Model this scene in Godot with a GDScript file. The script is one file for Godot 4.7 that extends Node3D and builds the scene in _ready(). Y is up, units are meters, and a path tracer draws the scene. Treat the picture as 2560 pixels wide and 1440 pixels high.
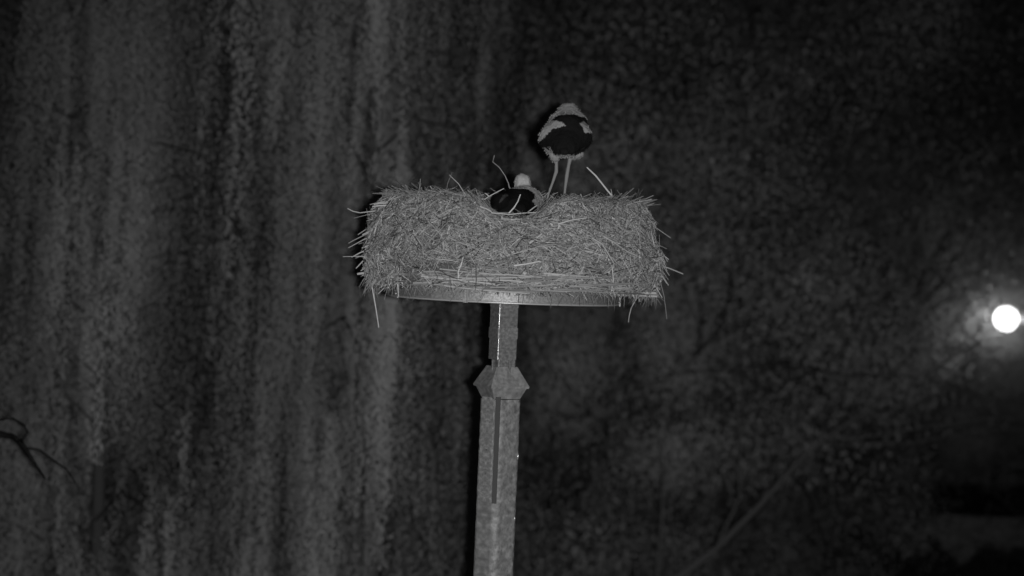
extends Node3D
# A stork nest on a pole at night, seen by an infrared surveillance camera.

const F := 6120.0          # focal length in photo pixels (2560 x 1440)
const DIST := 18.0         # metres from lens to the pole
var cam: Camera3D
var rng := RandomNumberGenerator.new()
var noise := FastNoiseLite.new()
var used := {}

# ---------------------------------------------------------------- mesh builder
class MB:
	var v := PackedVector3Array()
	var n := PackedVector3Array()
	var c := PackedColorArray()
	var i := PackedInt32Array()
	func tri(a: int, b: int, d: int) -> void:
		# front faces run clockwise; order them by the stored normal
		var g := (v[b] - v[a]).cross(v[d] - v[a])
		if g.dot(n[a] + n[b] + n[d]) > 0.0:
			i.append(a); i.append(d); i.append(b)
		else:
			i.append(a); i.append(b); i.append(d)
	func vert(p: Vector3, nn: Vector3, col: Color) -> int:
		v.append(p); n.append(nn); c.append(col)
		return v.size() - 1
	func quad(a: Vector3, b: Vector3, d: Vector3, e: Vector3, nn: Vector3, col: Color) -> void:
		var k := v.size()
		v.append(a); v.append(b); v.append(d); v.append(e)
		for q in 4:
			n.append(nn); c.append(col)
		tri(k, k + 1, k + 2); tri(k, k + 2, k + 3)
	func leaf(p: Vector3, along: Vector3, side: Vector3, col: Color) -> void:
		var k := v.size()
		var nn := along.cross(side).normalized()
		v.append(p); v.append(p + along * 0.45 + side); v.append(p + along); v.append(p + along * 0.45 - side)
		n.append(nn); n.append(nn); n.append(nn); n.append(nn)
		c.append(col); c.append(col); c.append(col); c.append(col)
		i.append(k); i.append(k + 1); i.append(k + 2); i.append(k); i.append(k + 2); i.append(k + 3)
	func soft_leaf(p: Vector3, along: Vector3, side: Vector3, nn: Vector3, col: Color) -> void:
		var k := v.size()
		v.append(p); v.append(p + along * 0.45 + side); v.append(p + along); v.append(p + along * 0.45 - side)
		n.append(nn); n.append(nn); n.append(nn); n.append(nn)
		c.append(col); c.append(col); c.append(col); c.append(col)
		if along.cross(side).dot(nn) > 0.0:
			i.append(k); i.append(k + 1); i.append(k + 2); i.append(k); i.append(k + 2); i.append(k + 3)
		else:
			i.append(k); i.append(k + 2); i.append(k + 1); i.append(k); i.append(k + 3); i.append(k + 2)
	func tube(pts: Array, rad: Array, sides: int, col: Color, cap := true) -> void:
		var prev := PackedInt32Array()
		var u := Vector3.ZERO
		var m := pts.size()
		for k in m:
			var t: Vector3 = (pts[mini(k + 1, m - 1)] - pts[maxi(k - 1, 0)]).normalized()
			if u == Vector3.ZERO:
				u = t.cross(Vector3.UP if absf(t.y) < 0.9 else Vector3.RIGHT).normalized()
			else:
				u = (u - t * u.dot(t)).normalized()
			var w := t.cross(u)
			var row := PackedInt32Array()
			for s in sides:
				var a := TAU * s / sides
				var d := u * cos(a) + w * sin(a)
				row.append(vert(pts[k] + d * rad[k], d, col))
			if k > 0:
				for s in sides:
					var s2 := (s + 1) % sides
					tri(prev[s], row[s], row[s2]); tri(prev[s], row[s2], prev[s2])
			prev = row
			if cap and (k == 0 or k == m - 1):
				var d2 := -t if k == 0 else t
				var r2 := PackedInt32Array()
				for s in sides:
					r2.append(vert(v[row[s]], d2, col))
				for s in range(1, sides - 1):
					tri(r2[0], r2[s], r2[s + 1])
	func box(ce: Vector3, hs: Vector3, b: Basis, col: Color, bev := 0.0) -> void:
		# box with chamfered vertical edges
		var e := bev
		var ring := [Vector2(hs.x - e, hs.z), Vector2(hs.x, hs.z - e), Vector2(hs.x, -hs.z + e), Vector2(hs.x - e, -hs.z), Vector2(-hs.x + e, -hs.z), Vector2(-hs.x, -hs.z + e), Vector2(-hs.x, hs.z - e), Vector2(-hs.x + e, hs.z)]
		for k in 8:
			var p: Vector2 = ring[k]
			var q: Vector2 = ring[(k + 1) % 8]
			if p.distance_to(q) < 1e-6: continue
			var nn := b * Vector3(q.y - p.y, 0, -(q.x - p.x)).normalized()
			if nn.dot(b * Vector3(p.x + q.x, 0, p.y + q.y)) < 0: nn = -nn
			quad(ce + b * Vector3(p.x, -hs.y, p.y), ce + b * Vector3(q.x, -hs.y, q.y), ce + b * Vector3(q.x, hs.y, q.y), ce + b * Vector3(p.x, hs.y, p.y), nn, col)
		for s in [-1.0, 1.0]:
			var st := v.size()
			for k in 8:
				vert(ce + b * Vector3(ring[k].x, s * hs.y, ring[k].y), b * Vector3(0, s, 0), col)
			for k in range(1, 7): tri(st, st + k, st + k + 1)
	func ball(p: Vector3, r: Vector3, col: Color, us := 16, vs := 10) -> void:
		var st := v.size()
		for a in vs + 1:
			for b in us:
				var th := PI * a / vs
				var ph := TAU * b / us
				var d := Vector3(sin(th) * cos(ph), cos(th), sin(th) * sin(ph))
				vert(p + d * r, (d / r).normalized(), col)
		for a in vs:
			for b in us:
				var b2 := (b + 1) % us
				var q := [st + a * us + b, st + a * us + b2, st + (a + 1) * us + b2, st + (a + 1) * us + b]
				if a > 0: tri(q[0], q[1], q[2])
				if a < vs - 1: tri(q[0], q[2], q[3])
	func commit() -> ArrayMesh:
		var a := []
		a.resize(Mesh.ARRAY_MAX)
		a[Mesh.ARRAY_VERTEX] = v; a[Mesh.ARRAY_NORMAL] = n; a[Mesh.ARRAY_COLOR] = c; a[Mesh.ARRAY_INDEX] = i
		var m := ArrayMesh.new()
		m.add_surface_from_arrays(Mesh.PRIMITIVE_TRIANGLES, a)
		return m

# ---------------------------------------------------------------- helpers
func grey(x: float) -> Color: return Color(x, x, x)

func numbered(called: String) -> String:
	used[called] = used.get(called, -1) + 1
	return called if used[called] == 0 else "%s_%03d" % [called, used[called]]

func thing(called: String, label: String, category: String, at_p := Vector3.ZERO, group := "") -> Node3D:
	var o := Node3D.new()
	o.name = numbered(called); add_child(o); o.position = at_p
	o.set_meta("label", label); o.set_meta("category", category)
	if group != "": o.set_meta("group", group)
	return o

func part(called: String, m: Mesh, mat: Material, parent: Node3D) -> MeshInstance3D:
	var o := MeshInstance3D.new()
	o.name = called; o.mesh = m; o.material_override = mat
	o.cast_shadow = GeometryInstance3D.SHADOW_CASTING_SETTING_ON
	parent.add_child(o, true)
	return o

func structure(called: String, m: Mesh, mat: Material) -> MeshInstance3D:
	var o := part(called, m, mat, self)
	o.set_meta("kind", "structure")
	return o

func vmat(rough := 0.8, metal := 0.0, spec := 0.5) -> StandardMaterial3D:
	var m := StandardMaterial3D.new()
	m.vertex_color_use_as_albedo = true
	m.roughness = rough; m.metallic = metal; m.metallic_specular = spec
	return m

func ntex(freq: float, lo: float, hi: float, seed_: int, oct := 4, stops := []) -> NoiseTexture2D:
	var f := FastNoiseLite.new()
	f.seed = seed_; f.frequency = freq; f.fractal_octaves = oct
	var t := NoiseTexture2D.new()
	t.width = 512; t.height = 512; t.seamless = true; t.noise = f
	var g := Gradient.new()
	if stops.is_empty():
		g.set_color(0, grey(lo)); g.set_color(1, grey(hi))
	else:
		g.offsets = PackedFloat32Array(stops[0])
		var cs := PackedColorArray()
		for s in stops[1]: cs.append(grey(s))
		g.colors = cs
	t.color_ramp = g
	return t

func tmat(tex: Texture2D, scale: float, rough := 0.7, metal := 0.0, bump: Texture2D = null, bscale := 0.6) -> StandardMaterial3D:
	var m := vmat(rough, metal)
	m.albedo_texture = tex
	m.uv1_triplanar = true; m.uv1_world_triplanar = true
	m.uv1_scale = Vector3.ONE * scale
	if bump:
		m.normal_enabled = true; m.normal_texture = bump; m.normal_scale = bscale
	return m

func bumptex(freq: float, seed_: int) -> NoiseTexture2D:
	var f := FastNoiseLite.new()
	f.seed = seed_; f.frequency = freq
	var t := NoiseTexture2D.new()
	t.width = 512; t.height = 512; t.seamless = true; t.as_normal_map = true; t.bump_strength = 6.0; t.noise = f
	return t

# the point on the plane of constant z that photo pixel (x, y) looks at
func at(x: float, y: float, z: float) -> Vector3:
	var d := cam.basis * Vector3((x - 1280.0) / F, -(y - 720.0) / F, -1.0)
	return cam.position + d * ((z - cam.position.z) / d.z)

func rr(a: float, b: float) -> float: return rng.randf_range(a, b)

func rdir() -> Vector3:
	return Vector3(rng.randfn(), rng.randfn(), rng.randfn()).normalized()

# ---------------------------------------------------------------- nest shape
const NC := Vector3(0.05, 0, 0)      # nest axis
const NB := 9.1                    # nest base height
const NH := 0.632                    # nest height
func nest_r(t: float) -> float:      # t: 0 base .. 1 rim
	return 1.04 + 0.025 * sin(t * PI) - 0.06 * t * t - 0.07 * pow(t, 6.0)
func nest_top(x: float, z: float) -> float:
	var h := NB + NH
	var dx := x - 0.045
	h -= 0.145 * exp(-pow(dx / 0.228, 6.0)) * smoothstep(0.05, 0.5, z)
	h -= 0.07 * exp(-(dx * dx + z * z) / 0.35)
	h += 0.035 * noise.get_noise_2d(x * 260.0, z * 260.0)
	return h
func nest_point(th: float, t: float, off: float) -> Vector3:
	var r := nest_r(t) + off + 0.03 * noise.get_noise_2d(th * 120.0, t * 160.0) + 0.075 * noise.get_noise_2d(th * 40.0 + 400.0, t * 60.0)
	var p := NC + Vector3(sin(th) * r, NB + NH * t, cos(th) * r)
	if t > 0.75:
		var drop := (NB + NH) - nest_top(p.x, p.z)
		p.y -= drop * smoothstep(0.75, 1.0, t)
	return p

# ---------------------------------------------------------------- bodies: smooth union of tapered capsules, surface nets
func sdf_body(mb: MB, bones: Array, cell: float, k: float, colour: Callable) -> void:
	var lo := Vector3.INF
	var hi := -Vector3.INF
	for b in bones:
		for e in 2:
			var r: float = b[2 + e] + k + cell * 2.0
			lo = lo.min(b[e] - Vector3.ONE * r); hi = hi.max(b[e] + Vector3.ONE * r)
	var nx := int((hi.x - lo.x) / cell) + 2
	var ny := int((hi.y - lo.y) / cell) + 2
	var nz := int((hi.z - lo.z) / cell) + 2
	var f := PackedFloat32Array()
	f.resize(nx * ny * nz); f.fill(1.0)
	for b in bones:
		var a: Vector3 = b[0]
		var ba: Vector3 = b[1] - b[0]
		var ra: float = b[2]
		var rb: float = b[3]
		var l2 := maxf(ba.length_squared(), 1e-9)
		var r := maxf(ra, rb) + k + cell * 2.0
		var i0: Vector3 = ((a.min(b[1]) - Vector3.ONE * r - lo) / cell).floor().max(Vector3.ZERO)
		var i1: Vector3 = ((a.max(b[1]) + Vector3.ONE * r - lo) / cell).ceil()
		for z in range(int(i0.z), mini(int(i1.z), nz - 1) + 1):
			for y in range(int(i0.y), mini(int(i1.y), ny - 1) + 1):
				for x in range(int(i0.x), mini(int(i1.x), nx - 1) + 1):
					var p := lo + Vector3(x, y, z) * cell
					var pa := p - a
					var h := clampf(pa.dot(ba) / l2, 0.0, 1.0)
					var d := (pa - ba * h).length() - lerpf(ra, rb, h)
					var id := x + nx * (y + ny * z)
					var o := f[id]
					var q := clampf(0.5 + 0.5 * (o - d) / k, 0.0, 1.0)
					f[id] = lerpf(o, d, q) - k * q * (1.0 - q)
	for id in f.size():
		var x := id % nx
		var y := (id / nx) % ny
		var z := id / (nx * ny)
		if f[id] < 0.05:
			var p := lo + Vector3(x, y, z) * cell
			f[id] += 0.006 * noise.get_noise_3d(p.x * 1500.0, p.y * 1000.0, p.z * 1000.0)
	var at_cell := PackedInt32Array()
	at_cell.resize(nx * ny * nz); at_cell.fill(-1)
	var st: Array = [1, nx, nx * ny]
	for z in nz - 1:
		for y in ny - 1:
			for x in nx - 1:
				var id := x + nx * (y + ny * z)
				var neg := 0
				for q in 8:
					if f[id + (q & 1) + nx * ((q >> 1) & 1) + nx * ny * (q >> 2)] < 0.0: neg += 1
				if neg == 0 or neg == 8: continue
				var sum := Vector3.ZERO
				var cnt := 0
				for q in 8:
					for ax in 3:
						if q & (1 << ax): continue
						var q2: int = q | (1 << ax)
						var f0 := f[id + (q & 1) + nx * ((q >> 1) & 1) + nx * ny * (q >> 2)]
						var f1 := f[id + (q2 & 1) + nx * ((q2 >> 1) & 1) + nx * ny * (q2 >> 2)]
						if (f0 < 0.0) != (f1 < 0.0):
							var t := f0 / (f0 - f1)
							sum += Vector3(q & 1, (q >> 1) & 1, q >> 2).lerp(Vector3(q2 & 1, (q2 >> 1) & 1, q2 >> 2), t)
							cnt += 1
				var g := Vector3(f[id + 1] - f[id], f[id + nx] - f[id], f[id + nx * ny] - f[id])
				var far := id + 1 + nx + nx * ny
				g += Vector3(f[far] - f[far - 1], f[far] - f[far - nx], f[far] - f[far - nx * ny])
				var pos := lo + (Vector3(x, y, z) + sum / cnt) * cell
				at_cell[id] = mb.vert(pos, g.normalized(), colour.call(pos))
	for z in range(1, nz - 1):
		for y in range(1, ny - 1):
			for x in range(1, nx - 1):
				var id := x + nx * (y + ny * z)
				for ax in 3:
					if (f[id] < 0.0) == (f[id + st[ax]] < 0.0): continue
					var u: int = st[(ax + 1) % 3]
					var w: int = st[(ax + 2) % 3]
					var a := at_cell[id]
					var b := at_cell[id - u]
					var c := at_cell[id - u - w]
					var d := at_cell[id - w]
					if a < 0 or b < 0 or c < 0 or d < 0: continue
					mb.tri(a, b, c); mb.tri(a, c, d)

# ---------------------------------------------------------------- main
func _ready() -> void:
	rng.seed = 4711
	noise.seed = 7; noise.frequency = 0.02
	# --- camera
	cam = Camera3D.new(); cam.name = "camera"; add_child(cam)
	cam.fov = rad_to_deg(2.0 * atan(720.0 / F))
	cam.near = 0.1; cam.far = 600.0
	cam.basis = Basis(Vector3.RIGHT, deg_to_rad(-1.32)) * Basis(Vector3.BACK, deg_to_rad(2.4))
	var d0 := cam.basis * Vector3((1262.0 - 1280.0) / F, -(749.0 - 720.0) / F, -1.0)
	cam.position = Vector3(0, 9.0, 0) + d0 * (DIST / d0.z)
	cam.current = true
	var lens := CameraAttributesPhysical.new()      # tele lens focused on the nest
	lens.frustum_focal_length = 102.0; lens.frustum_focus_distance = 17.3; lens.frustum_near = 0.1; lens.frustum_far = 600.0
	lens.exposure_aperture = 1.25
	cam.attributes = lens
	# --- night sky, faint moon
	var env := Environment.new()
	env.background_mode = Environment.BG_SKY
	var sm := ProceduralSkyMaterial.new()
	sm.sky_top_color = grey(0.05); sm.sky_horizon_color = grey(0.07)
	sm.ground_horizon_color = grey(0.04); sm.ground_bottom_color = grey(0.03)
	var sky := Sky.new(); sky.sky_material = sm
	env.sky = sky; env.background_energy_multiplier = 1.0
	env.tonemap_mode = Environment.TONE_MAPPER_LINEAR
	env.tonemap_exposure = 1.0
	env.volumetric_fog_enabled = true; env.volumetric_fog_density = 0.0
	env.sdfgi_enabled = true; env.ssao_enabled = true; env.ssil_enabled = true
	var we := WorldEnvironment.new(); we.environment = env; we.name = "environment"; add_child(we)
	var moon := DirectionalLight3D.new(); moon.name = "moonlight"; add_child(moon)
	moon.light_energy = 0.004; moon.light_angular_distance = 0.5; moon.shadow_enabled = true
	moon.rotation_degrees = Vector3(-50, 25, 0)
	ir_floodlight()

	terrain()
	nest_pole()
	nest()
	stork_standing()
	stork_sitting()
	street_lamp()
	shed()
	trees()

# --- the camera's own infrared floodlight, 25 cm to the right of the lens, on its mast
func ir_floodlight() -> void:
	var p := cam.position + Vector3(0.17, 0.0, 0.08)
	var o := thing("infrared_floodlight", "small round infrared floodlight on a tall grey mast facing the nest", "floodlight", Vector3(p.x, 0, p.z + 0.3))
	var m := vmat(0.6)
	var mb := MB.new()
	mb.tube([Vector3(0, -0.2, 0), Vector3(0, p.y - 0.02, 0)], [0.06, 0.045], 14, grey(0.25))
	part("mast", mb.commit(), m, o)
	mb = MB.new()
	mb.tube([Vector3(0, p.y, 0.02), Vector3(0, p.y, -0.2), Vector3(0, p.y, -0.22)], [0.05, 0.06, 0.06], 16, grey(0.2))
	part("housing", mb.commit(), m, o)
	mb = MB.new()
	mb.tube([Vector3(0, p.y, -0.222), Vector3(0, p.y, -0.226)], [0.05, 0.05], 16, grey(0.5))
	var e := vmat(0.4); e.emission_enabled = true; e.emission = grey(0.5); e.emission_energy_multiplier = 0.5
	part("lamp_lens", mb.commit(), e, o)
	var l := SpotLight3D.new(); l.name = "infrared_light"
	o.add_child(l)
	l.position = Vector3(0, p.y, -0.24)
	l.light_energy = 215.0; l.light_size = 0.04; l.spot_range = 400.0; l.spot_attenuation = 2.0
	l.spot_angle = 20.0; l.spot_angle_attenuation = 1.0; l.shadow_enabled = true
	l.rotation_degrees = Vector3(-4.4, 0.7, 0)

func terrain() -> void:
	var mb := MB.new()
	var nx := 80
	var nz := 90
	for j in nz + 1:
		for i in nx + 1:
			var x := lerpf(-160, 160, float(i) / nx)
			var z := lerpf(60, -260, float(j) / nz)
			mb.vert(Vector3(x, ground(x, z), z), Vector3.UP, grey(0.3 + 0.08 * noise.get_noise_2d(x * 20, z * 20)))
	for j in nz:
		for i in nx:
			var a := j * (nx + 1) + i
			mb.tri(a, a + 1, a + nx + 2); mb.tri(a, a + nx + 2, a + nx + 1)
	for k in mb.v.size():
		var p := mb.v[k]
		mb.n[k] = Vector3(ground(p.x - 1, p.z) - ground(p.x + 1, p.z), 2, ground(p.x, p.z - 1) - ground(p.x, p.z + 1)).normalized()
	var t := ntex(0.02, 0.6, 1.0, 3, 5)
	structure("ground", mb.commit(), tmat(t, 0.15, 0.95))

func ground(x: float, z: float) -> float:
	return 34.0 * smoothstep(-62.0, -150.0, z) + 1.2 * noise.get_noise_2d(x * 2.0, z * 2.0) * smoothstep(30.0, 60.0, absf(z))

func nest_pole() -> void:
	var o := thing("nest_pole", "galvanised square steel pole with pointed cap and round platform carrying the nest", "pole")
	var mottle := ntex(0.03, 0, 0, 11, 5, [[0.0, 0.42, 0.55, 0.7, 1.0], [0.66, 0.8, 0.87, 0.95, 1.0]])
	var bump := bumptex(0.05, 5)
	var metal := tmat(mottle, 2.2, 0.45, 0.35, bump, 0.35)
	var ringm := tmat(mottle, 3.0, 0.5, 0.3, bump, 0.3)
	var paint := tmat(ntex(0.035, 0, 0, 17, 6, [[0.0, 0.4, 0.5, 0.6, 0.68, 1.0], [0.68, 0.8, 0.86, 0.9, 1.0, 1.0]]), 0.75, 0.62, 0.0, bump, 0.6)
	# ring band of the platform, in eight bent segments
	var R := 0.85
	for s in 8:
		var mb := MB.new()
		var a0 := TAU * s / 8.0 + 0.12
		var a1 := a0 + TAU / 8.0 - 0.006
		var g := grey([0.34, 0.3, 0.42, 0.33, 0.3, 0.35, 0.31, 0.4][s])
		var n := 8
		for k in n:
			var p := lerpf(a0, a1, float(k) / n)
			var q := lerpf(a0, a1, float(k + 1) / n)
			var dp := Vector3(sin(p), 0, cos(p))
			var dq := Vector3(sin(q), 0, cos(q))
			var st := mb.v.size()
			for e in [[dp, 0.0], [dq, 0.0], [dq, 0.095], [dp, 0.095]]:
				mb.vert(Vector3(0, 9.0 + e[1], 0) + e[0] * R, e[0], g)
			mb.tri(st, st + 1, st + 2); mb.tri(st, st + 2, st + 3)
			st = mb.v.size()
			for e in [[dp, 0.0], [dq, 0.0], [dq, 0.095], [dp, 0.095]]:
				mb.vert(Vector3(0, 9.0 + e[1], 0) + e[0] * (R - 0.006), -e[0], g)
			mb.tri(st, st + 1, st + 2); mb.tri(st, st + 2, st + 3)
		part("ring_band", mb.commit(), ringm, o)
	var lip := MB.new()
	var pts := []
	var rad := []
	for k in 65:
		var a := TAU * k / 64.0
		pts.append(Vector3(sin(a) * R, 9.0, cos(a) * R)); rad.append(0.0075)
	lip.tube(pts, rad, 8, grey(0.55), false)
	part("ring_lip", lip.commit(), vmat(0.35, 0.4), o)
	# straps and splice plates on the ring
	for a in [-1.13, -0.33, 1.385]:
		var mb := MB.new()
		var b := Basis(Vector3.UP, a)
		mb.box(Vector3(0, 9.045, 0) + b * Vector3(0, 0, R + 0.006), Vector3(0.014, 0.055, 0.006), b, grey(0.5), 0.002)
		var sp := part("strap", mb.commit(), ringm, o)
		mb = MB.new()
		mb.ball(Vector3(0, 9.02, 0) + b * Vector3(-0.03, 0, R + 0.006), Vector3.ONE * 0.009, grey(0.7), 8, 6)
		part("bolt", mb.commit(), vmat(0.25, 0.6), sp)
	# deck beams carrying the nest
	for s in 4:
		var mb := MB.new()
		mb.box(Vector3(0, 9.05, 0), Vector3(0.84, 0.028, 0.03), Basis(Vector3.UP, PI / 4 * s + 0.3), grey(0.25), 0.003)
		part("beam", mb.commit(), metal, o)
	# upper square post, one rounded corner towards the lens
	var yaw := deg_to_rad(-64.0)
	rounded_post(o, "upper_post", 8.56, 9.03, 0.078, yaw, tmat(mottle, 2.2, 0.24, 0.55, bump, 0.08), grey(0.5), 0.007)
	rounded_post(o, "collar", 8.715, 8.795, 0.084, yaw, metal, grey(0.34))
	rounded_post(o, "collar", 8.945, 9.0, 0.083, yaw, metal, grey(0.33))
	rounded_post(o, "inner_post", 8.42, 8.575, 0.062, yaw, metal, grey(0.28))
	for k in 3:
		var mb := MB.new()
		var b := Basis(Vector3.UP, [-0.75, 0.62, 1.1][k])
		mb.box(Vector3(0, 8.50, 0) + b * Vector3(0, 0, 0.095), Vector3(0.006, 0.06, 0.012), b, grey(0.3), 0.001)
		part("rib", mb.commit(), metal, o)
	# cap: truncated pyramid over a reversed taper
	frustum(o, "cap", 8.37, 8.51, 0.155, 0.085, yaw, paint, grey(0.3))
	frustum(o, "cap_rim", 8.355, 8.371, 0.153, 0.156, yaw, paint, grey(0.3))
	frustum(o, "cap_underside", 8.275, 8.354, 0.106, 0.14, yaw, paint, grey(0.3))
	# main column
	var yaw2 := deg_to_rad(-47.0)
	rounded_post(o, "column", -0.3, 8.27, 0.118, yaw2, paint, grey(0.31), 0.05, 0.124)
	# cover plate with flaking paint on the left face, and a flat dark bar along the corner beside it
	var bl := Basis(Vector3.UP, yaw2)
	var flaky := tmat(ntex(0.045, 0, 0, 21, 5, [[0.0, 0.5, 0.6, 0.66, 0.72, 1.0], [0.7, 0.8, 0.82, 0.9, 1.0, 1.0]]), 1.0, 0.7, 0.0, bumptex(0.06, 9), 1.2)
	var mb2 := MB.new()
	mb2.box(Vector3(0, 7.9, 0) + bl * Vector3(0.0, 0, 0.1215), Vector3(0.066, 0.385, 0.005), bl, grey(0.36), 0.002)
	part("cover_plate", mb2.commit(), flaky, o)
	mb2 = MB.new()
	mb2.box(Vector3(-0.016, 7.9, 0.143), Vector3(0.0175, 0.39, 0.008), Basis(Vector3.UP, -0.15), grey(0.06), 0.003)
	part("dark_strip", mb2.commit(), vmat(0.9), o)
	# two small clips on the right edge that glint
	for y in [7.85, 7.39]:
		mb2 = MB.new()
		mb2.ball(at(1294.0 - (7.85 - y) * 4.0, 1140, 0.02) * Vector3(1, 0, 1) + Vector3(0.002, y, 0), Vector3(0.007, 0.026, 0.012), grey(0.7), 10, 8)
		part("clip", mb2.commit(), vmat(0.25, 0.7), o)

func rounded_post(o: Node3D, called: String, y0: float, y1: float, h: float, yaw: float, mat: Material, g: Color, bev := 0.012, h_low := -1.0) -> void:
	var mb := MB.new()
	var b := Basis(Vector3.UP, yaw)
	var ring := []
	var nr := []
	for q in 4:
		var cx: float = (h - bev) * ([1, 1, -1, -1][q])
		var cz: float = (h - bev) * ([1, -1, -1, 1][q])
		for k in 6:
			var a: float = [0.0, 1.5 * PI, PI, 0.5 * PI][q] + (PI / 2) * (1.0 - k / 5.0)
			var d := Vector3(cos(a), 0, sin(a))
			ring.append(Vector3(cx, 0, cz) + d * bev); nr.append(b * d)
	var m := ring.size()
	var sc := 1.0 if h_low < 0 else h_low / h
	for k in m:
		mb.vert(b * (ring[k] * sc) + Vector3(0, y0, 0), nr[k], g)
	for k in m:
		mb.vert(b * ring[k] + Vector3(0, y1, 0), nr[k], g)
	for k in m:
		var k2 := (k + 1) % m
		mb.tri(k, k2, m + k2); mb.tri(k, m + k2, m + k)
	for s in 2:
		var st := mb.v.size()
		for k in m: mb.vert(mb.v[k + s * m], Vector3(0, -1 + 2 * s, 0), g)
		for k in range(1, m - 1): mb.tri(st, st + k, st + k + 1)
	part(called, mb.commit(), mat, o)

func frustum(o: Node3D, called: String, y0: float, y1: float, h0: float, h1: float, yaw: float, mat: Material, g: Color) -> void:
	var mb := MB.new()
	var b := Basis(Vector3.UP, yaw)
	var q := [Vector3(1, 0, 1), Vector3(1, 0, -1), Vector3(-1, 0, -1), Vector3(-1, 0, 1)]
	for k in 4:
		var a: Vector3 = b * q[k]
		var c: Vector3 = b * q[(k + 1) % 4]
		var n := ((a + c).normalized() * (y1 - y0) + Vector3(0, h0 - h1, 0)).normalized()
		mb.quad(a * h0 + Vector3(0, y0, 0), c * h0 + Vector3(0, y0, 0), c * h1 + Vector3(0, y1, 0), a * h1 + Vector3(0, y1, 0), n, g)
	for s in 2:
		var hh := h0 if s == 0 else h1
		var y := y0 if s == 0 else y1
		mb.quad(b * q[0] * hh + Vector3(0, y, 0), b * q[1] * hh + Vector3(0, y, 0), b * q[2] * hh + Vector3(0, y, 0), b * q[3] * hh + Vector3(0, y, 0), Vector3(0, -1 + 2 * s, 0), g)
	part(called, mb.commit(), mat, o)

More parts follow.
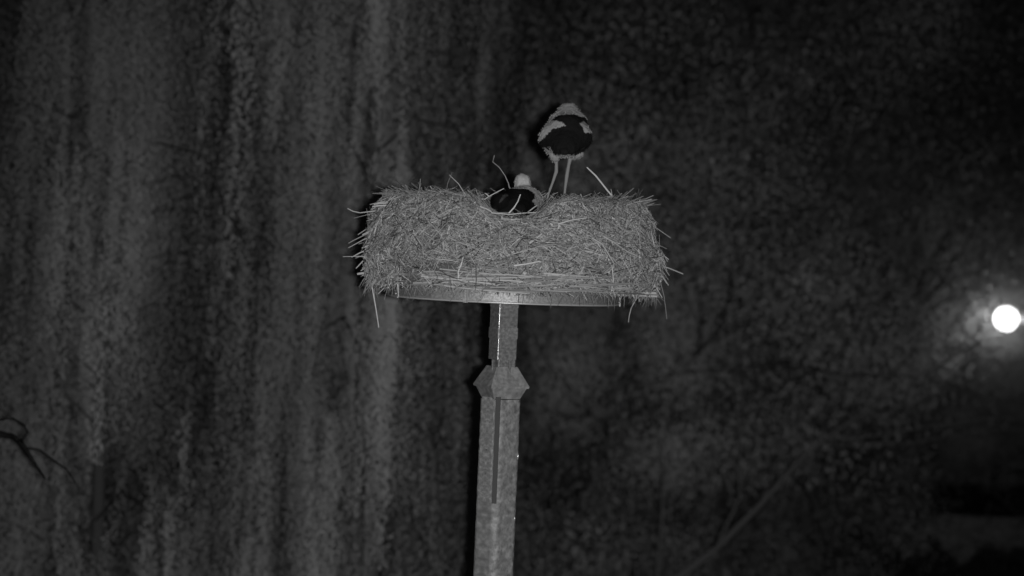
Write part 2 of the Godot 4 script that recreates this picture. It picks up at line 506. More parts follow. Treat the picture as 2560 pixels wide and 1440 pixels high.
# ---------------------------------------------------------------- nest
func nest() -> void:
	var base := Vector3(NC.x, NB, 0)
	var o := thing("stork_nest", "large drum-shaped stork nest of straw and twigs on the round platform", "nest", base)
	# packed core
	var mb := MB.new()
	var na := 96
	var rows := 22
	for j in rows + 1:
		for i in na:
			var th := TAU * i / na
			var p: Vector3
			if j <= 12:
				p = nest_point(th, j / 12.0, -0.03)
				if j == 12: p.y -= 0.02
			else:
				var r := nest_r(1.0) * (1.0 - (j - 12) / 10.0) - 0.02
				var x := NC.x + sin(th) * maxf(r, 0.0)
				var z := cos(th) * maxf(r, 0.0)
				p = Vector3(x, nest_top(x, z) - 0.03, z)
			mb.vert(p - base, Vector3.UP, grey(0.16 + 0.05 * rng.randf()))
	for j in rows + 1:
		for i in na:
			var k := j * na + i
			var du := mb.v[j * na + (i + 1) % na] - mb.v[j * na + (i + na - 1) % na]
			var dv := mb.v[mini(j + 1, rows) * na + i] - mb.v[maxi(j - 1, 0) * na + i]
			var nn := du.cross(dv).normalized()
			var outw := (mb.v[k] - Vector3(0, 0.3, 0)) if j < 11 else Vector3.UP
			mb.n[k] = -nn if nn.dot(outw) < 0 else nn
	for j in rows:
		for i in na:
			var i2 := (i + 1) % na
			mb.tri(j * na + i, j * na + i2, (j + 1) * na + i2); mb.tri(j * na + i, (j + 1) * na + i2, (j + 1) * na + i)
	var st := mb.v.size()
	for i in na: mb.vert(mb.v[i], Vector3.DOWN, grey(0.12))
	for i in range(1, na - 1): mb.tri(st, st + i, st + i + 1)
	part("packed_core", mb.commit(), tmat(ntex(0.06, 0.45, 1.0, 31, 5), 3.0, 0.95), o)
	# loose straw: too fine and too many to pick apart
	mb = MB.new()
	for s in 17000:
		var front := rng.randf() < 0.72
		var th := rr(-1.75, 1.75) if front else rr(0, TAU)
		var t := pow(rng.randf(), 0.8)
		var al := rng.randfn() * 0.6
		if rng.randf() < 0.22: al = rr(-1.5, 1.5)
		var ln := rr(0.03, 0.17) if rng.randf() < 0.85 else rr(0.15, 0.4)
		var off := rr(-0.012, 0.022)
		var flare := absf(rng.randfn()) * 0.10
		var curl := rng.randfn() * 3.0
		var w := rr(0.0016, 0.0046)
		var ps := []
		var rs := []
		for k in 4:
			var u := ln * (k / 3.0 - 0.5)
			var aa := al + curl * u
			var tt := t + sin(aa) * u / NH
			var p := nest_point(th + cos(aa) * u / 1.03, clampf(tt, -0.06, 1.04), off + flare * maxf(u, 0.0) + 0.3 * u * u)
			ps.append(p - base); rs.append(w * (1.0 if k < 3 else 0.6))
		var g := clampf(0.29 + rng.randfn() * 0.15, 0.05, 0.7)
		if rng.randf() < 0.05: g = rr(0.5, 0.7)
		mb.tube(ps, rs, 3, grey(g), false)
	# broken bits and clods between the straws
	for s in 6000:
		var p := nest_point(rr(-1.7, 1.7), rng.randf(), rr(-0.008, 0.016))
		var dd := rdir() * rr(0.01, 0.03)
		var w := rr(0.002, 0.006)
		mb.tube([p - base - dd, p - base + dd], [w, w * 0.7], 4, grey(clampf(0.3 + rng.randfn() * 0.17, 0.05, 0.7)))
	# top carpet
	for s in 4200:
		var rad := sqrt(rng.randf()) * 0.93
		var th := rr(0, TAU)
		var c := Vector3(NC.x + sin(th) * rad, 0, cos(th) * rad)
		var dir := Vector3(cos(th), 0, -sin(th)).rotated(Vector3.UP, rng.randfn() * 0.8)
		var ln := rr(0.08, 0.4)
		var ps := []
		var lift := absf(rng.randfn()) * 0.05
		for k in 3:
			var p := c + dir * ln * (k / 2.0 - 0.5)
			p.y = nest_top(p.x, p.z) + rr(-0.01, 0.02) + lift * absf(k / 2.0 - 0.5) * ln * 4.0
			ps.append(p - base)
		mb.tube(ps, [rr(0.0015, 0.004), 0.003, 0.0015], 3, grey(clampf(0.27 + rng.randfn() * 0.09, 0.08, 0.6)), false)
	# fallen wisps over the lower edge and the ring
	for s in 420:
		var th := rr(-1.7, 1.7)
		var p := nest_point(th, rr(0.0, 0.12), rr(-0.06, 0.02))
		if absf(th + 0.05) < 0.28 and rng.randf() < 0.6: continue
		var ln := rr(0.04, 0.14)
		var dd := Vector3(rng.randfn() * 0.5, -1, rng.randfn() * 0.25).normalized()
		mb.tube([p - base, p + dd * ln * 0.5 + rdir() * 0.01 - base, p + dd * ln - base], [0.002, 0.002, 0.001], 3, grey(rr(0.15, 0.5)), false)
	var straw := part("loose_straw", mb.commit(), vmat(0.85), o)
	straw.set_meta("kind", "stuff")
	# twigs
	var tm := vmat(0.75)
	var cnt := 0
	for s in 60:      # long base sticks, lying almost level
		var th := rr(-0.8, 0.7) if s < 45 else rr(-1.5, 1.5)
		var t := rr(-0.02, 0.2)
		stick(o, base, th, t, rr(0.2, 0.75), rng.randfn() * 0.05, rr(0.008, 0.035), rr(0.004, 0.01), rr(0.14, 0.5), tm, 0.0)
	for s in 62:      # sticks woven through the wall
		stick(o, base, rr(-1.6, 1.6), rr(0.12, 0.95), rr(0.08, 0.32), rng.randfn() * 0.5, rr(0.008, 0.028), rr(0.003, 0.0085), rr(0.16, 0.5), tm, rr(0.0, 0.12))
	for s in 60:      # tips poking out of the two flanks and sagging
		var side := -1.0 if s % 2 == 0 else 1.0
		var th := side * (PI / 2 + rr(-0.35, 0.35))
		var t := rr(0.15, 0.95)
		var p := nest_point(th, t, -0.05)
		var outd := Vector3(side, rr(-1.4, -0.2) if side > 0 else rr(-0.6, 0.1), rng.randfn() * 0.4).normalized()
		var ln := 0.06 + 0.2 * pow(rng.randf(), 2.2)
		twig(o, [p - base, p + outd * ln * 0.5 - base, p + outd * ln + Vector3(0, -0.015, 0) - base], rr(0.0025, 0.007), rr(0.25, 0.5), tm)
	for s in 46:      # rim tangle
		var th := rr(-1.7, 1.7)
		if absf(th - 0.0) < 0.28: continue
		var p := nest_point(th, 1.0, rr(-0.2, 0.0))
		p.y = nest_top(p.x, p.z) - 0.01
		var dd := Vector3(rng.randfn(), rr(0.05, 0.5), rng.randfn() * 0.5).normalized()
		var ln := rr(0.08, 0.24)
		twig(o, [p - base, p + dd * ln * 0.5 + Vector3(0, 0.008, 0) - base, p + dd * ln + Vector3(0, -0.01, 0) + rdir() * 0.02 - base], rr(0.0022, 0.005), rr(0.2, 0.42), tm)
	# the ones that stand out, placed where they grow out of the nest
	var tr := [
		[[[1544, 505], [1520, 478], [1490, 440], [1467, 418]], 0.25, 0.0095, 0.5],
		[[[1545, 502], [1530, 488], [1522, 500]], 0.26, 0.006, 0.4],
		[[[1275, 475], [1271, 458], [1262, 438], [1248, 418], [1232, 405], [1236, 388]], 0.1, 0.0045, 0.3],
		[[[1048, 495], [1049, 470], [1051, 447]], 0.45, 0.003, 0.4],
		[[[970, 522], [940, 527], [900, 532], [882, 528], [869, 521]], 0.25, 0.006, 0.42],
		[[[975, 507], [945, 508], [935, 511]], 0.3, 0.008, 0.5],
		[[[990, 514], [950, 514], [931, 516]], 0.35, 0.008, 0.5],
		[[[955, 558], [925, 578], [906, 587]], 0.2, 0.0085, 0.42],
		[[[962, 566], [945, 595], [925, 612], [905, 620]], 0.3, 0.008, 0.45],
		[[[930, 618], [900, 632], [879, 643]], 0.15, 0.0065, 0.45],
		[[[930, 630], [905, 655], [890, 671]], 0.2, 0.006, 0.42],
		[[[935, 660], [915, 668], [902, 677]], 0.2, 0.006, 0.42],
		[[[960, 681], [920, 681], [893, 685]], 0.15, 0.017, 0.4],
		[[[922, 690], [930, 715], [937, 755], [942, 785], [947, 819]], 0.3, 0.0065, 0.55],
		[[[968, 708], [958, 722], [945, 735]], 0.4, 0.0055, 0.4],
		[[[1600, 725], [1592, 745], [1578, 770], [1573, 790], [1571, 806]], 0.35, 0.005, 0.36],
		[[[1596, 725], [1597, 745], [1600, 754]], 0.35, 0.005, 0.36],
		[[[1630, 650], [1645, 672], [1655, 690], [1667, 709]], 0.2, 0.0055, 0.34],
		[[[1632, 672], [1650, 700], [1660, 740], [1664, 770], [1667, 798]], 0.15, 0.0035, 0.26],
		[[[1470, 724], [1560, 731], [1640, 733]], 0.42, 0.018, 0.4],
		[[[1480, 736], [1560, 737], [1643, 741]], 0.38, 0.013, 0.42],
		[[[1590, 700], [1625, 712], [1645, 722]], 0.25, 0.012, 0.36],
		[[[1272, 533], [1285, 519], [1295, 503], [1301, 486]], 0.93, 0.006, 0.6],
		[[[1228, 532], [1275, 536], [1305, 533], [1340, 531]], 0.95, 0.005, 0.48],
		[[[1200, 516], [1218, 523], [1229, 530]], 0.98, 0.006, 0.5],
		[[[1318, 532], [1333, 520], [1343, 513]], 0.93, 0.005, 0.42],
		[[[1180, 495], [1212, 498], [1224, 490], [1260, 471]], 0.8, 0.005, 0.45],
		[[[1224, 492], [1216, 485], [1212, 483]], 0.8, 0.005, 0.45],
		[[[1160, 498], [1190, 492], [1210, 486]], 0.75, 0.004, 0.36],
		[[[1075, 465], [1085, 478], [1100, 488], [1130, 496]], 0.5, 0.004, 0.36],
		[[[1082, 488], [1083, 475], [1086, 468]], 0.55, 0.0035, 0.34],
		[[[1098, 486], [1115, 476], [1125, 480], [1140, 495]], 0.6, 0.004, 0.36],
		[[[1122, 490], [1135, 483], [1146, 482]], 0.6, 0.004, 0.36],
		[[[968, 502], [966, 488], [965, 472]], 0.2, 0.006, 0.34],
		[[[968, 502], [958, 492], [955, 483]], 0.2, 0.004, 0.32],
		[[[966, 498], [975, 488], [979, 481]], 0.2, 0.004, 0.3],
		[[[970, 502], [995, 485], [1010, 484], [1040, 488]], 0.4, 0.0045, 0.36],
		[[[1010, 484], [1015, 492], [1022, 498]], 0.4, 0.004, 0.34],
		[[[1350, 500], [1362, 490], [1372, 480], [1374, 470]], 0.4, 0.004, 0.28],
		[[[1358, 494], [1350, 482], [1346, 476]], 0.4, 0.0035, 0.28],
		[[[1372, 500], [1380, 487], [1395, 481]], 0.5, 0.004, 0.28],
		[[[1376, 488], [1388, 500], [1400, 505]], 0.5, 0.005, 0.32],
		[[[1464, 505], [1455, 493], [1451, 485]], 0.6, 0.007, 0.28],
		[[[1586, 520], [1594, 508], [1601, 499]], 0.3, 0.007, 0.3],
		[[[1594, 525], [1602, 538], [1612, 555], [1620, 570]], 0.35, 0.006, 0.36],
		[[[1604, 548], [1620, 549], [1632, 556]], 0.3, 0.005, 0.3],
		[[[1285, 664], [1315, 660], [1352, 653]], 1.12, 0.007, 0.6],
		[[[1480, 595], [1505, 610], [1518, 630], [1536, 660]], 0.98, 0.006, 0.42],
		[[[1536, 660], [1525, 670], [1510, 682]], 0.98, 0.005, 0.3],
		[[[1395, 560], [1430, 550], [1465, 545]], 1.02, 0.006, 0.5],
		[[[1445, 708], [1455, 728], [1467, 751]], 0.93, 0.0055, 0.42],
		[[[994, 710], [995, 725], [996, 741]], 0.86, 0.006, 0.5],
		[[[1168, 705], [1169, 735], [1168, 757]], 0.92, 0.006, 0.3],
		[[[1190, 660], [1191, 700], [1188, 725]], 1.13, 0.004, 0.12],
	]
	for e in tr:
		var ps := []
		for q in e[0]:
			ps.append(at(q[0], q[1], e[1] + rr(-0.012, 0.012)) - base)
		twig(o, ps, e[2], e[3], tm)

func stick(o: Node3D, base: Vector3, th: float, t: float, ln: float, al: float, off: float, w: float, g: float, mat: Material, flare: float) -> void:
	var ps := []
	for k in 5:
		var u := ln * (k / 4.0 - 0.5)
		var p := nest_point(th + u / 1.05, clampf(t + sin(al) * u / NH, -0.03, 0.99), off + flare * maxf(u, 0.0) + 0.12 * u * u)
		ps.append(p + rdir() * 0.004 - base)
	twig(o, ps, w, g, mat)

func twig(o: Node3D, ps: Array, w: float, g: float, mat: Material) -> void:
	var mb := MB.new()
	var rs := []
	for k in ps.size(): rs.append(w * lerpf(1.0, 0.62, float(k) / (ps.size() - 1)) * rr(0.9, 1.12))
	mb.tube(ps, rs, 5, grey(g))
	part("twig", mb.commit(), mat, o)

# ---------------------------------------------------------------- storks
func inside(u: float, v: float, poly: PackedVector2Array) -> bool:
	return Geometry2D.is_point_in_polygon(Vector2(u, v), poly)

func pix(p: Vector3) -> Vector2:      # plumage chart: a bird's own upright plane, in photo pixels at the pole's distance
	var q := cam.basis.inverse() * (p - cam.position)
	return Vector2(1280.0 - q.x / q.z * F, 720.0 + q.y / q.z * F)

const WHITE := 0.4
const BLACK := 0.012

func blade(mb: MB, a: Vector3, b: Vector3, w: float, nn: Vector3, col: Color) -> void:
	var s := (b - a).cross(nn).normalized() * w
	var m := a.lerp(b, 0.7)
	for sg in [1.0, -1.0]:
		var k := mb.v.size()
		var e: Vector3 = nn * 0.0015 * sg
		for p in [a - s * 0.5, a + s * 0.5, m + s, b, m - s]: mb.vert(p + e, nn * sg, col)
		mb.tri(k, k + 1, k + 2); mb.tri(k, k + 2, k + 4); mb.tri(k + 2, k + 3, k + 4)

func fluff(mb: MB, count: int, from: int, to: int, ln: float) -> void:
	for q in count:
		var k := rng.randi_range(from, to - 1)
		var nn := mb.n[k]
		var al := (nn * 0.55 + Vector3(0, -0.55, 0.45) + rdir() * 0.45).normalized() * ln * rr(0.5, 1.3)
		mb.leaf(mb.v[k] - nn * 0.003, al, al.cross(rdir()).normalized() * rr(0.0015, 0.003), mb.c[k] * rr(0.85, 1.15))

func stork_standing() -> void:
	var z0 := -0.02
	var base := at(1390, 503, z0)
	base.y = nest_top(base.x, base.z)
	var o := thing("stork", "standing stork with black wings and pale shoulders, head turned away, on the nest", "stork", base)
	var B := func(x, y, z): return at(x, y, z0 + z) - base
	var bones := [
		[B.call(1420, 288, -0.16), B.call(1418, 330, 0.02), 0.085, 0.12],
		[B.call(1418, 330, 0.02), B.call(1412, 362, 0.16), 0.12, 0.075],
		[B.call(1412, 362, 0.16), B.call(1412, 380, 0.27), 0.075, 0.03],
		[B.call(1392, 303, -0.12), B.call(1380, 345, 0.04), 0.055, 0.085],
		[B.call(1380, 345, 0.04), B.call(1400, 374, 0.22), 0.085, 0.04],
		[B.call(1448, 303, -0.12), B.call(1448, 345, 0.04), 0.055, 0.085],
		[B.call(1448, 345, 0.04), B.call(1428, 374, 0.22), 0.085, 0.04],
		[B.call(1424, 280, -0.2), B.call(1424, 285, -0.34), 0.06, 0.045],
		[B.call(1424, 285, -0.34), B.call(1428, 330, -0.42), 0.045, 0.035],
		[B.call(1428, 330, -0.42), B.call(1432, 345, -0.46), 0.036, 0.034],
		[B.call(1372, 374, 0.05), B.call(1387, 396, 0.02), 0.016, 0.02],
		[B.call(1388, 386, 0.03), B.call(1446, 386, 0.05), 0.012, 0.018],
		[B.call(1446, 387, 0.05), B.call(1452, 385, 0.05), 0.018, 0.012],
		[B.call(1395, 355, -0.02), B.call(1388, 392, 0.0), 0.06, 0.022],
		[B.call(1430, 355, -0.02), B.call(1428, 392, 0.0), 0.06, 0.022],
	]
	var band := PackedVector2Array([Vector2(1380, 300), Vector2(1392, 290), Vector2(1412, 286), Vector2(1436, 286), Vector2(1452, 292), Vector2(1462, 294), Vector2(1500, 300), Vector2(1500, 386), Vector2(1456, 380), Vector2(1444, 387), Vector2(1400, 387), Vector2(1388, 386), Vector2(1374, 368), Vector2(1340, 372), Vector2(1340, 356), Vector2(1354, 352), Vector2(1366, 336), Vector2(1380, 324), Vector2(1400, 317), Vector2(1415, 315), Vector2(1408, 307), Vector2(1396, 303)])
	var spot := PackedVector2Array([Vector2(1450, 309), Vector2(1460, 303), Vector2(1478, 320), Vector2(1480, 333), Vector2(1462, 332)])
	var col := func(p: Vector3) -> Color:
		var w := p + base
		if w.z - z0 < -0.17: return grey(WHITE)
		var q := pix(w) + Vector2(noise.get_noise_2d(w.x * 2000, w.y * 2000), noise.get_noise_2d(w.y * 2000, w.x * 2000)) * 3.0
		if inside(q.x, q.y, spot): return grey(WHITE * 0.9)
		if inside(q.x, q.y, band): return grey(BLACK)
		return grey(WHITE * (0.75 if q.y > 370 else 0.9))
	var mb := MB.new()
	sdf_body(mb, bones, 0.009, 0.045, col)
	fluff(mb, 4500, 0, mb.v.size(), 0.019)
	# bill
	var lc := grey(0.2)
	mb.tube([B.call(1432, 345, -0.47), B.call(1434, 372, -0.52), B.call(1436, 398, -0.56)], [0.018, 0.012, 0.002], 8, lc)
	# legs: tibia, hock, shank, toes
	var lg := grey(0.24)
	var legs := [
		[[1388, 388, 0.0], [1391, 410, 0.0], [1391, 428, 0.015], [1381, 458, 0.0], [1371, 485, -0.01]],
		[[1427, 388, 0.0], [1422, 412, 0.0], [1417, 440, 0.015], [1413, 470, 0.0], [1411, 490, -0.01]]]
	for l in legs:
		var ps := []
		for q in l: ps.append(B.call(q[0], q[1], q[2]))
		var ft: Vector3 = ps[4] + (ps[4] - ps[3]) * 0.6
		var fw := ft + base
		ft.y = nest_top(fw.x, fw.z) + 0.012 - base.y
		ps.append(ft)
		mb.tube(ps, [0.019, 0.0125, 0.0145, 0.0095, 0.009, 0.009], 10, lg)
		for a in [-0.5, 0.0, 0.5, PI]:
			var td := Vector3(sin(a), 0, -cos(a))
			var tl := 0.075 if a < 3.0 else 0.03
			mb.tube([ft, ft + td * tl * 0.5 + Vector3(0, 0.002, 0), ft + td * tl + Vector3(0, -0.01, 0)], [0.009, 0.007, 0.003], 6, lg)
	part("body", mb.commit(), vmat(0.9, 0, 0.2), o)
	# folded flight feathers over the tail
	for s in [-1.0, 1.0]:
		mb = MB.new()
		for k in 7:
			var a: Vector3 = B.call(1414 + s * (10 + k * 6.5), 338 + k * 1.5, 0.17 - k * 0.012)
			var b: Vector3 = B.call(1413 + s * (4 + k * 6), 390 - k * 2.2, 0.255 - k * 0.02)
			blade(mb, a, b, 0.02, Vector3(s * 0.15 * k * 0.4, 0.5, 0.86).normalized(), grey(BLACK * (0.8 + 0.08 * k)))
		part("wing_feathers", mb.commit(), vmat(0.7, 0, 0.3), o)

func stork_sitting() -> void:
	var z0 := 0.5
	var base := at(1285, 528, z0)
	base.y = nest_top(base.x, base.z) - 0.01
	var o := thing("stork", "sitting stork with folded black wings and round pale head, low in the nest", "stork", base)
	var B := func(x, y, z): return at(x, y, z0 + z) - base
	var bones := [
		[B.call(1290, 512, 0.02), B.call(1312, 508, -0.12), 0.115, 0.12],
		[B.call(1312, 508, -0.12), B.call(1320, 512, -0.25), 0.12, 0.08],
		[B.call(1290, 512, 0.02), B.call(1252, 508, 0.2), 0.115, 0.065],
		[B.call(1252, 508, 0.2), B.call(1238, 522, 0.3), 0.06, 0.03],
		[B.call(1318, 516, 0.0), B.call(1300, 524, 0.2), 0.085, 0.05],
		[B.call(1310, 490, -0.2), B.call(1307, 472, -0.17), 0.06, 0.046],
		[B.call(1307, 472, -0.17), B.call(1306, 454, -0.16), 0.046, 0.049],
		[B.call(1306, 454, -0.16), B.call(1306, 455, -0.2), 0.049, 0.042],
	]
	var black := PackedVector2Array([Vector2(1200, 545), Vector2(1205, 520), Vector2(1224, 480), Vector2(1252, 462), Vector2(1282, 466), Vector2(1302, 466), Vector2(1320, 473), Vector2(1336, 485), Vector2(1337, 497), Vector2(1330, 502), Vector2(1343, 520), Vector2(1345, 545)])
	var wisp := PackedVector2Array([Vector2(1257, 487), Vector2(1266, 482), Vector2(1271, 490), Vector2(1262, 494), Vector2(1250, 508), Vector2(1246, 508)])
	var col := func(p: Vector3) -> Color:
		var w := p + base
		if w.z - z0 < -0.2 or w.y > base.y + 0.275: return grey(WHITE)
		var q := pix(w) + Vector2(noise.get_noise_2d(w.x * 2500, w.y * 2500), noise.get_noise_2d(w.y * 2500, w.x * 2500)) * 2.0
		if inside(q.x, q.y, wisp): return grey(0.05)
		if inside(q.x, q.y, black): return grey(BLACK * 0.7)
		return grey(WHITE * 0.8)
	var mb := MB.new()
	sdf_body(mb, bones, 0.008, 0.035, col)
	fluff(mb, 3000, 0, mb.v.size(), 0.014)
	mb.tube([B.call(1306, 456, -0.23), B.call(1306, 462, -0.32), B.call(1307, 470, -0.42)], [0.016, 0.011, 0.002], 8, grey(0.2))
	part("body", mb.commit(), vmat(0.9, 0, 0.15), o)
	mb = MB.new()
	for k in 8:
		var a: Vector3 = B.call(1300 - k * 4, 500 - k * 1.2 + k * k * 0.25, 0.17 + k * 0.01)
		var b: Vector3 = B.call(1232 + k * 7, 530 + k * 0.4, 0.31 - k * 0.008)
		blade(mb, a, b, 0.02, Vector3(-0.1, 0.5, 0.86).normalized(), grey(BLACK * 0.8))
	part("wing_feathers", mb.commit(), vmat(0.7, 0, 0.2), o)

# ---------------------------------------------------------------- street lamp
func street_lamp() -> void:
	var z := -31.0
	var g := at(2515, 797, z)
	var post := at(2760, 800, z)
	var foot := Vector3(post.x, ground(post.x, z), z)
	var o := thing("street_lamp", "lit street lamp with glowing round globe on a white side arm", "street lamp", foot)
	var m := vmat(0.5)
	var mb := MB.new()
	mb.tube([Vector3(0, -0.2, 0), Vector3(0, g.y - foot.y + 0.12, 0)], [0.11, 0.07], 14, grey(0.3))
	part("pole", mb.commit(), m, o)
	var gl := g - foot
	mb = MB.new()
	mb.tube([gl + Vector3(0.2, 0.0, 0), gl + Vector3(0.6, 0.0, 0), gl + Vector3(1.3, 0.0, 0), Vector3(0, gl.y, 0)], [0.07, 0.1, 0.1, 0.07], 12, grey(0.85))
	part("arm", mb.commit(), m, o)
	mb = MB.new()
	mb.ball(gl + Vector3(0.15, 0.19, 0), Vector3(0.11, 0.08, 0.12), grey(0.8), 16, 10)
	part("lamp_head", mb.commit(), m, o)
	mb = MB.new()
	mb.ball(gl, Vector3(0.235, 0.24, 0.235), grey(0.9), 24, 16)
	var e := vmat(0.5); e.emission_enabled = true; e.emission = Color.WHITE; e.emission_energy_multiplier = 4.0
	part("lamp_globe", mb.commit(), e, o)
	for layer in [[1.7, 0.045], [3.2, 0.016], [6.0, 0.006]]:      # added nested fog balls that imitate the lens glow round the lamp
		var fv := FogVolume.new(); fv.name = numbered("lamp_halo_fog")
		fv.shape = RenderingServer.FOG_VOLUME_SHAPE_ELLIPSOID; fv.size = Vector3.ONE * float(layer[0])
		var fm := FogMaterial.new(); fm.density = layer[1]; fm.albedo = Color.WHITE
		fv.material = fm; add_child(fv); fv.position = g
		fv.set_meta("kind", "stuff"); fv.set_meta("label", "added mist imitating lens glow round the street lamp"); fv.set_meta("category", "mist"); fv.set_meta("group", "added halo mist at the street lamp")
	var l := OmniLight3D.new(); l.name = "lamp_light"; o.add_child(l)
	l.position = gl; l.light_energy = 1.2; l.light_size = 0.25; l.omni_range = 120; l.omni_attenuation = 2.0; l.shadow_enabled = true

# ---------------------------------------------------------------- shed with a dark roof
func shed() -> void:
	var z := -47.0
	var e0 := at(2285, 1272, z)
	var e1 := at(2900, 1352, z)
	var r0 := at(2232, 1203, z - 3.2)
	var y := e0.y
	var base := Vector3(e0.x, ground(e0.x, z), z)
	var o := thing("shed", "low shed with a black felt roof and black gutter below the street lamp", "shed", base)
	var L := e1.x - e0.x
	var rt := r0.y - y
	var mb := MB.new()
	mb.box(Vector3(L / 2 + 0.1, (y - base.y) / 2 - 0.06, -3.2), Vector3(L / 2 - 0.25, (y - base.y) / 2 - 0.05, 2.9), Basis(), grey(0.3))
	part("wall", mb.commit(), tmat(ntex(0.03, 0.7, 1.0, 41, 4), 0.7, 0.9), o)
	mb = MB.new()
	var yy := y - base.y
	for s in [1.0, -1.0]:
		var n := Vector3(0, 3.2, rt * s).normalized()
		for th in [0.0, -0.08]:
			mb.quad(Vector3(0, yy + th, -3.2 + 3.2 * s), Vector3(L, yy + th, -3.2 + 3.2 * s), Vector3(L, yy + rt + th, -3.2), Vector3(0, yy + rt + th, -3.2), n if th == 0.0 else -n, grey(0.035))
	part("roof", mb.commit(), vmat(0.95, 0, 0.2), o)
	mb = MB.new()
	mb.tube([Vector3(-0.05, yy - 0.05, 0.07), Vector3(L, yy - 0.05, 0.07)], [0.07, 0.07], 10, grey(0.01))
	part("gutter", mb.commit(), vmat(0.9, 0, 0.1), o)

# ---------------------------------------------------------------- trees
func weeping(seed_: int, g0: float) -> Array:
	rng.seed = seed_
	var H := 17.0
	var tb := MB.new()
	var trunk := []
	var tr := []
	for k in 8:
		var f := k / 7.0
		trunk.append(Vector3(0.25 * noise.get_noise_2d(seed_, f * 90), -0.3 + f * H * 0.9, 0.25 * noise.get_noise_2d(f * 90, seed_)))
		tr.append(lerpf(0.13, 0.02, f))
	tb.tube(trunk, tr, 9, grey(0.09))
	var cb := MB.new()
	for k in 26:
		var y := rr(3.0, 15.0)
		var a := rr(0, TAU)
		var d := Vector3(cos(a), 0, sin(a))
		var ln := rr(0.9, 2.3) * (1.0 - 0.5 * maxf(0, (y - 9) / 8))
		var p0 := Vector3(0, y, 0)
		tb.tube([p0, p0 + d * ln * 0.5 + Vector3(0, 0.5, 0), p0 + d * ln + Vector3(0, 0.35, 0), p0 + d * ln * 1.2 + Vector3(0, -0.4, 0)], [0.022, 0.016, 0.01, 0.005], 5, grey(0.09))
	var clump := 120
	for q in clump:
		var y0 := rr(3.0, 17.5)
		var a0 := rr(0, TAU)
		var rmax := 2.0 * (1.0 - 0.6 * maxf(0, (y0 - 10) / 7))
		var r0 := rmax * sqrt(rng.randf())
		var tone := g0 * rr(0.6, 1.25)
		for s in 8:
			var x := cos(a0) * r0 + rng.randfn() * 0.12
			var z := sin(a0) * r0 + rng.randfn() * 0.12
			var y := y0 + rng.randfn() * 0.5
			var ln := rr(0.8, 3.4)
			var sw := Vector3(rng.randfn() * 0.05, 0, rng.randfn() * 0.05)
			var st := tone * rr(0.85, 1.15)
			var u := 0.0
			while u < ln:
				var p := Vector3(x, y - u, z) + sw * u + Vector3(rng.randfn() * 0.045, 0, rng.randfn() * 0.045)
				var al := Vector3(rng.randfn() * 0.35, -1, rng.randfn() * 0.35).normalized() * rr(0.03, 0.055)
				var sd := al.cross(rdir()).normalized() * rr(0.008, 0.014)
				cb.soft_leaf(p, al, sd, (Vector3(p.x, 0.3, p.z).normalized() + rdir() * 0.4).normalized(), grey(st * rr(0.93, 1.07)))
				u += 0.0105
	return [tb.commit(), cb.commit()]

func branchy(tb: MB, tips: Array, p: Vector3, d: Vector3, ln: float, r: float, depth: int, g: float) -> void:
	var q := p + d * ln * 0.5 + rdir() * ln * 0.06
	var e := p + d * ln + rdir() * ln * 0.08 + Vector3(0, -0.02 * ln, 0)
	tb.tube([p, q, e], [r, r * 0.85, r * 0.68], 6 if depth > 2 else 4, grey(g), false)
	if depth <= 2: tips.append(e)
	if depth <= 1: tips.append(q)
	if depth == 0: return
	var n := 3 if depth > 1 else 2
	for k in n:
		var nd := (d + rdir() * (0.62 if k > 0 else 0.3) + Vector3(0, 0.06, 0)).normalized()
		branchy(tb, tips, e if k < 2 else q, nd, ln * rr(0.66, 0.82), r * (0.68 if k == 0 else 0.5), depth - 1, g)

func broadleaf(seed_: int, g0: float, leaves: int) -> Array:
	rng.seed = seed_
	var tb := MB.new()
	var tips := []
	tb.tube([Vector3(0, -0.3, 0), Vector3(0.06, 1.5, 0.03), Vector3(0, 3.2, 0)], [0.3, 0.24, 0.2], 9, grey(0.09))
	for k in 4:
		var a := TAU * k / 4 + rr(-0.4, 0.4)
		branchy(tb, tips, Vector3(0, 2.2 + 0.3 * k, 0), Vector3(cos(a) * 0.65, 1, sin(a) * 0.65).normalized(), rr(2.6, 3.6), 0.14, 5, 0.09)
	branchy(tb, tips, Vector3(0, 3.1, 0), Vector3(0.05, 1, 0).normalized(), 4.0, 0.17, 5, 0.09)
	for k in 5:
		var a := TAU * k / 5 + rr(-0.4, 0.4)
		branchy(tb, tips, Vector3(0, 1.0 + 0.2 * k, 0), Vector3(cos(a), 0.35, sin(a)).normalized(), rr(1.4, 2.0), 0.07, 3, 0.09)
	var cb := MB.new()
	for t in tips:
		if rng.randf() < 0.25: continue
		var tone := g0 * rr(0.7, 1.25)
		for s in leaves:
			var off := Vector3(rng.randfn(), rng.randfn() * 0.8, rng.randfn()) * 0.34
			var p: Vector3 = t + off
			var al := (rdir() + Vector3(0, -0.5, 0)).normalized() * rr(0.04, 0.075)
			var nn := (off.normalized() * 0.5 + Vector3(p.x, (p.y - 7.0) * 0.5, p.z).normalized() + rdir() * 0.35).normalized()
			cb.soft_leaf(p, al, al.cross(rdir()).normalized() * rr(0.018, 0.03), nn, grey(tone * rr(0.85, 1.15)))
	return [tb.commit(), cb.commit()]

func tree(called: String, label: String, pair: Array, p: Vector3, turn: float, sc: float, group: String, tm: Material, cm: Material) -> void:
	var o := thing(called, label, "tree", p, group)
	o.rotation.y = turn; o.scale = Vector3.ONE * sc
	part("trunk", pair[0], tm, o)
	part("crown", pair[1], cm, o)

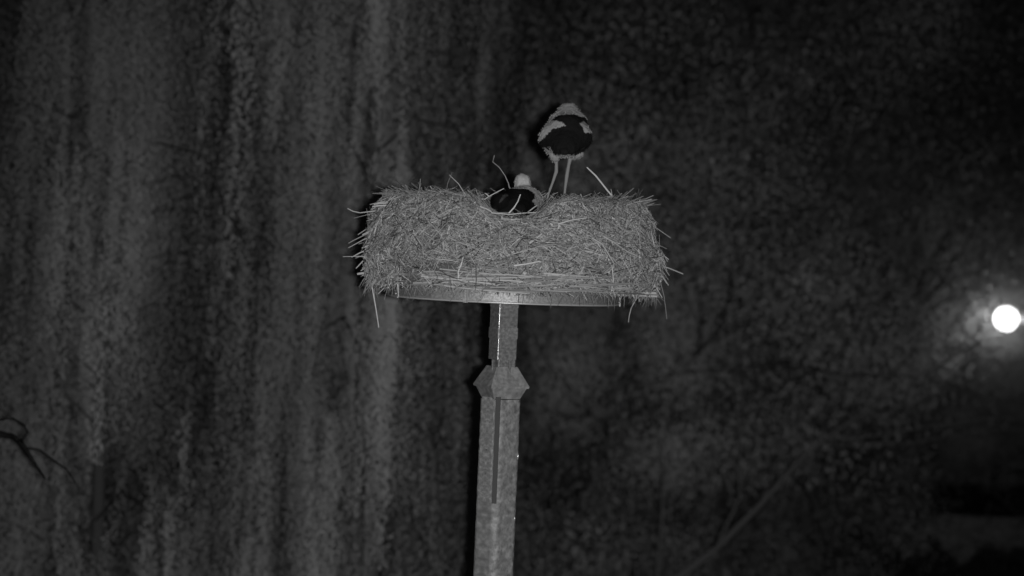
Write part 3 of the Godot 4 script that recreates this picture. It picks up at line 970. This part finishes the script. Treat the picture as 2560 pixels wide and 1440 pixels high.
func trees() -> void:
	var tm := vmat(0.95, 0, 0.2)
	var cm := vmat(0.85, 0, 0.2)
	cm.cull_mode = BaseMaterial3D.CULL_DISABLED
	var W := [weeping(101, 0.37), weeping(202, 0.37), weeping(303, 0.36)]
	var D := [broadleaf(404, 0.36, 62), broadleaf(505, 0.33, 66), broadleaf(606, 0.38, 58)]
	rng.seed = 99
	# weeping trees behind the left half of the nest
	var k := 0
	for e in [[-8.6, -14], [-6.9, -15.5], [-5.3, -14], [-3.5, -15.5], [-1.9, -14.5], [-7.8, -18.5], [-6.0, -19], [-4.4, -18.5], [-3.1, -19], [-1.75, -17.5], [-9.6, -17.5]]:
		tree("weeping_tree", "tall tree with long hanging leafy strands beside the pole", W[k % 3], Vector3(e[0], ground(e[0], e[1]), e[1]), rr(0, TAU), rr(0.95, 1.1), "weeping trees behind the nest", tm, cm)
		k += 1
	# darker broadleaved trees farther away
	k = 0
	for e in [[0.0, -28], [1.8, -34], [3.8, -30], [7.6, -38], [1.5, -40], [5.0, -44], [9.0, -55], [13.0, -58], [17.0, -60], [-2.5, -33], [-7.0, -35], [-12.0, -38], [21.0, -62], [3.0, -56], [6.5, -62], [11.5, -66], [15.5, -70], [20.0, -72], [-3.0, -52], [17.0, -41], [10.4, -55], [14.0, -57.5], [17.0, -58], [12.4, -55.5, 0.55], [14.9, -55.5, 0.5], [17.2, -55.5, 0.55]]:
		tree("broadleaved_tree", "dark broadleaved tree with a loose leafy crown far behind the nest", D[k % 3], Vector3(e[0], ground(e[0], e[1]), e[1]), rr(0, TAU), rr(1.0, 1.3) * (e[2] if e.size() > 2 else 1.0), "dark trees behind the street", tm, cm)
		k += 1
	for e in [[-1.15, -18.0, 2.1], [-2.3, -21.5, 4.4]]:
		tree("weeping_tree", "tall tree with long hanging leafy strands beside the pole", W[1], Vector3(e[0], ground(e[0], e[1]), e[1]), e[2], 1.0, "weeping trees behind the nest", tm, cm)
	# dark evergreen shrubs in front of the shed
	k = 0
	for e in [[2120, 1345, 1.0], [2235, 1372, 1.1], [2350, 1366, 1.25], [2460, 1370, 1.3], [2570, 1362, 1.3], [2690, 1360, 1.3]]:
		var top := at(e[0], e[1], -33.0)
		var o := thing("shrub", "black evergreen shrub in the row in front of the shed", "shrub", Vector3(top.x, ground(top.x, -33), -33), "dark shrubs in front of the shed")
		rng.seed = 700 + k
		var H: float = top.y - o.position.y
		var sb := MB.new()
		sb.tube([Vector3(0, -0.1, 0), Vector3(0.05, H * 0.5, 0), Vector3(0, H * 0.85, 0)], [0.07, 0.05, 0.02], 6, grey(0.05))
		part("stem", sb.commit(), tm, o)
		sb = MB.new()
		for q in 9000:
			var d := rdir() * pow(rng.randf(), 0.3)
			d *= 1.0 + 0.25 * noise.get_noise_3dv(d * 60.0 + Vector3(k * 50, 0, 0))
			var p := Vector3(d.x * e[2] * 0.62, H * 0.52 + d.y * H * 0.49, d.z * e[2] * 0.62)
			var al := rdir() * rr(0.08, 0.14)
			sb.leaf(p, al, al.cross(rdir()).normalized() * 0.035, grey(0.02 * rr(0.6, 1.5)))
		part("foliage", sb.commit(), cm, o)
		k += 1
	# leaning bare tree with one long bough
	rng.seed = 31
	var g0 := at(1560, 1520, -22)
	var root := Vector3(g0.x - 0.6, ground(g0.x, -22), -22)
	var bt := thing("bare_tree", "leaning leafless tree with one long thin bough reaching towards the street lamp", "tree", root)
	limb(bt, "trunk", root, [], [[1540, 1560], [1620, 1490], [1700, 1440], [1790, 1372], [1900, 1262], [1990, 1160]], -22, 0.1, 0.04, 0.15, true)
	for e in [[[[1990, 1160], [2060, 1098], [2120, 1058], [2260, 970], [2370, 902], [2460, 846]], 0.036, 0.012], [[[1640, 1478], [1655, 1300], [1660, 1180], [1638, 1060], [1602, 950], [1588, 860]], 0.035, 0.01], [[[1790, 1372], [1850, 1240], [1848, 1100], [1838, 1000], [1842, 880], [1838, 780]], 0.03, 0.008], [[[1640, 1090], [1565, 1054], [1480, 1040]], 0.016, 0.006], [[[2060, 1098], [2180, 1090], [2320, 1066], [2460, 1046], [2600, 1040]], 0.02, 0.007], [[[2120, 1110], [2280, 1106], [2430, 1080], [2580, 1070]], 0.015, 0.006], [[[1900, 1262], [1960, 1120], [2010, 1010], [2030, 950]], 0.02, 0.006]]:
		limb(bt, "bough", root, [], e[0], -22, e[1], e[2], 0.15, false)
	# dark dead limb coming in past the weeping trees
	var d0 := at(-260, 1130, -5)
	var droot := Vector3(d0.x, ground(d0.x, -5), -5)
	var dt := thing("dead_tree", "black dead tree with a crooked bare limb against the hanging foliage", "tree", droot)
	limb(dt, "trunk", droot, [], [[-265, 1900], [-250, 1400], [-262, 1000], [-240, 600]], -5, 0.12, 0.06, 0.03, true)
	limb(dt, "limb", droot, [], [[-255, 1130], [-120, 1085], [-40, 1095], [0, 1086], [32, 1092], [52, 1105], [70, 1132], [88, 1160], [112, 1196]], -5, 0.05, 0.009, 0.03, false)
	limb(dt, "limb", droot, [], [[52, 1103], [68, 1082], [60, 1062], [30, 1045], [0, 1050]], -5, 0.016, 0.008, 0.03, false)
	limb(dt, "limb", droot, [], [[68, 1120], [100, 1125], [135, 1152], [165, 1172], [188, 1206]], -5, 0.012, 0.005, 0.03, false)

func limb(o: Node3D, called: String, root: Vector3, _x: Array, px: Array, z: float, r0: float, r1: float, g: float, grounded: bool) -> void:
	var ps := []
	var rs := []
	if grounded:
		ps.append(Vector3(0, -0.2, 0)); rs.append(r0 * 1.5)
	for k in px.size():
		ps.append(at(px[k][0], px[k][1], z + 0.25 * sin(k * 1.7)) - root)
		rs.append(lerpf(r0, r1, float(k) / (px.size() - 1)))
	var mb := MB.new()
	mb.tube(ps, rs, 7, grey(g))
	part(called, mb.commit(), vmat(0.95, 0, 0.2), o)
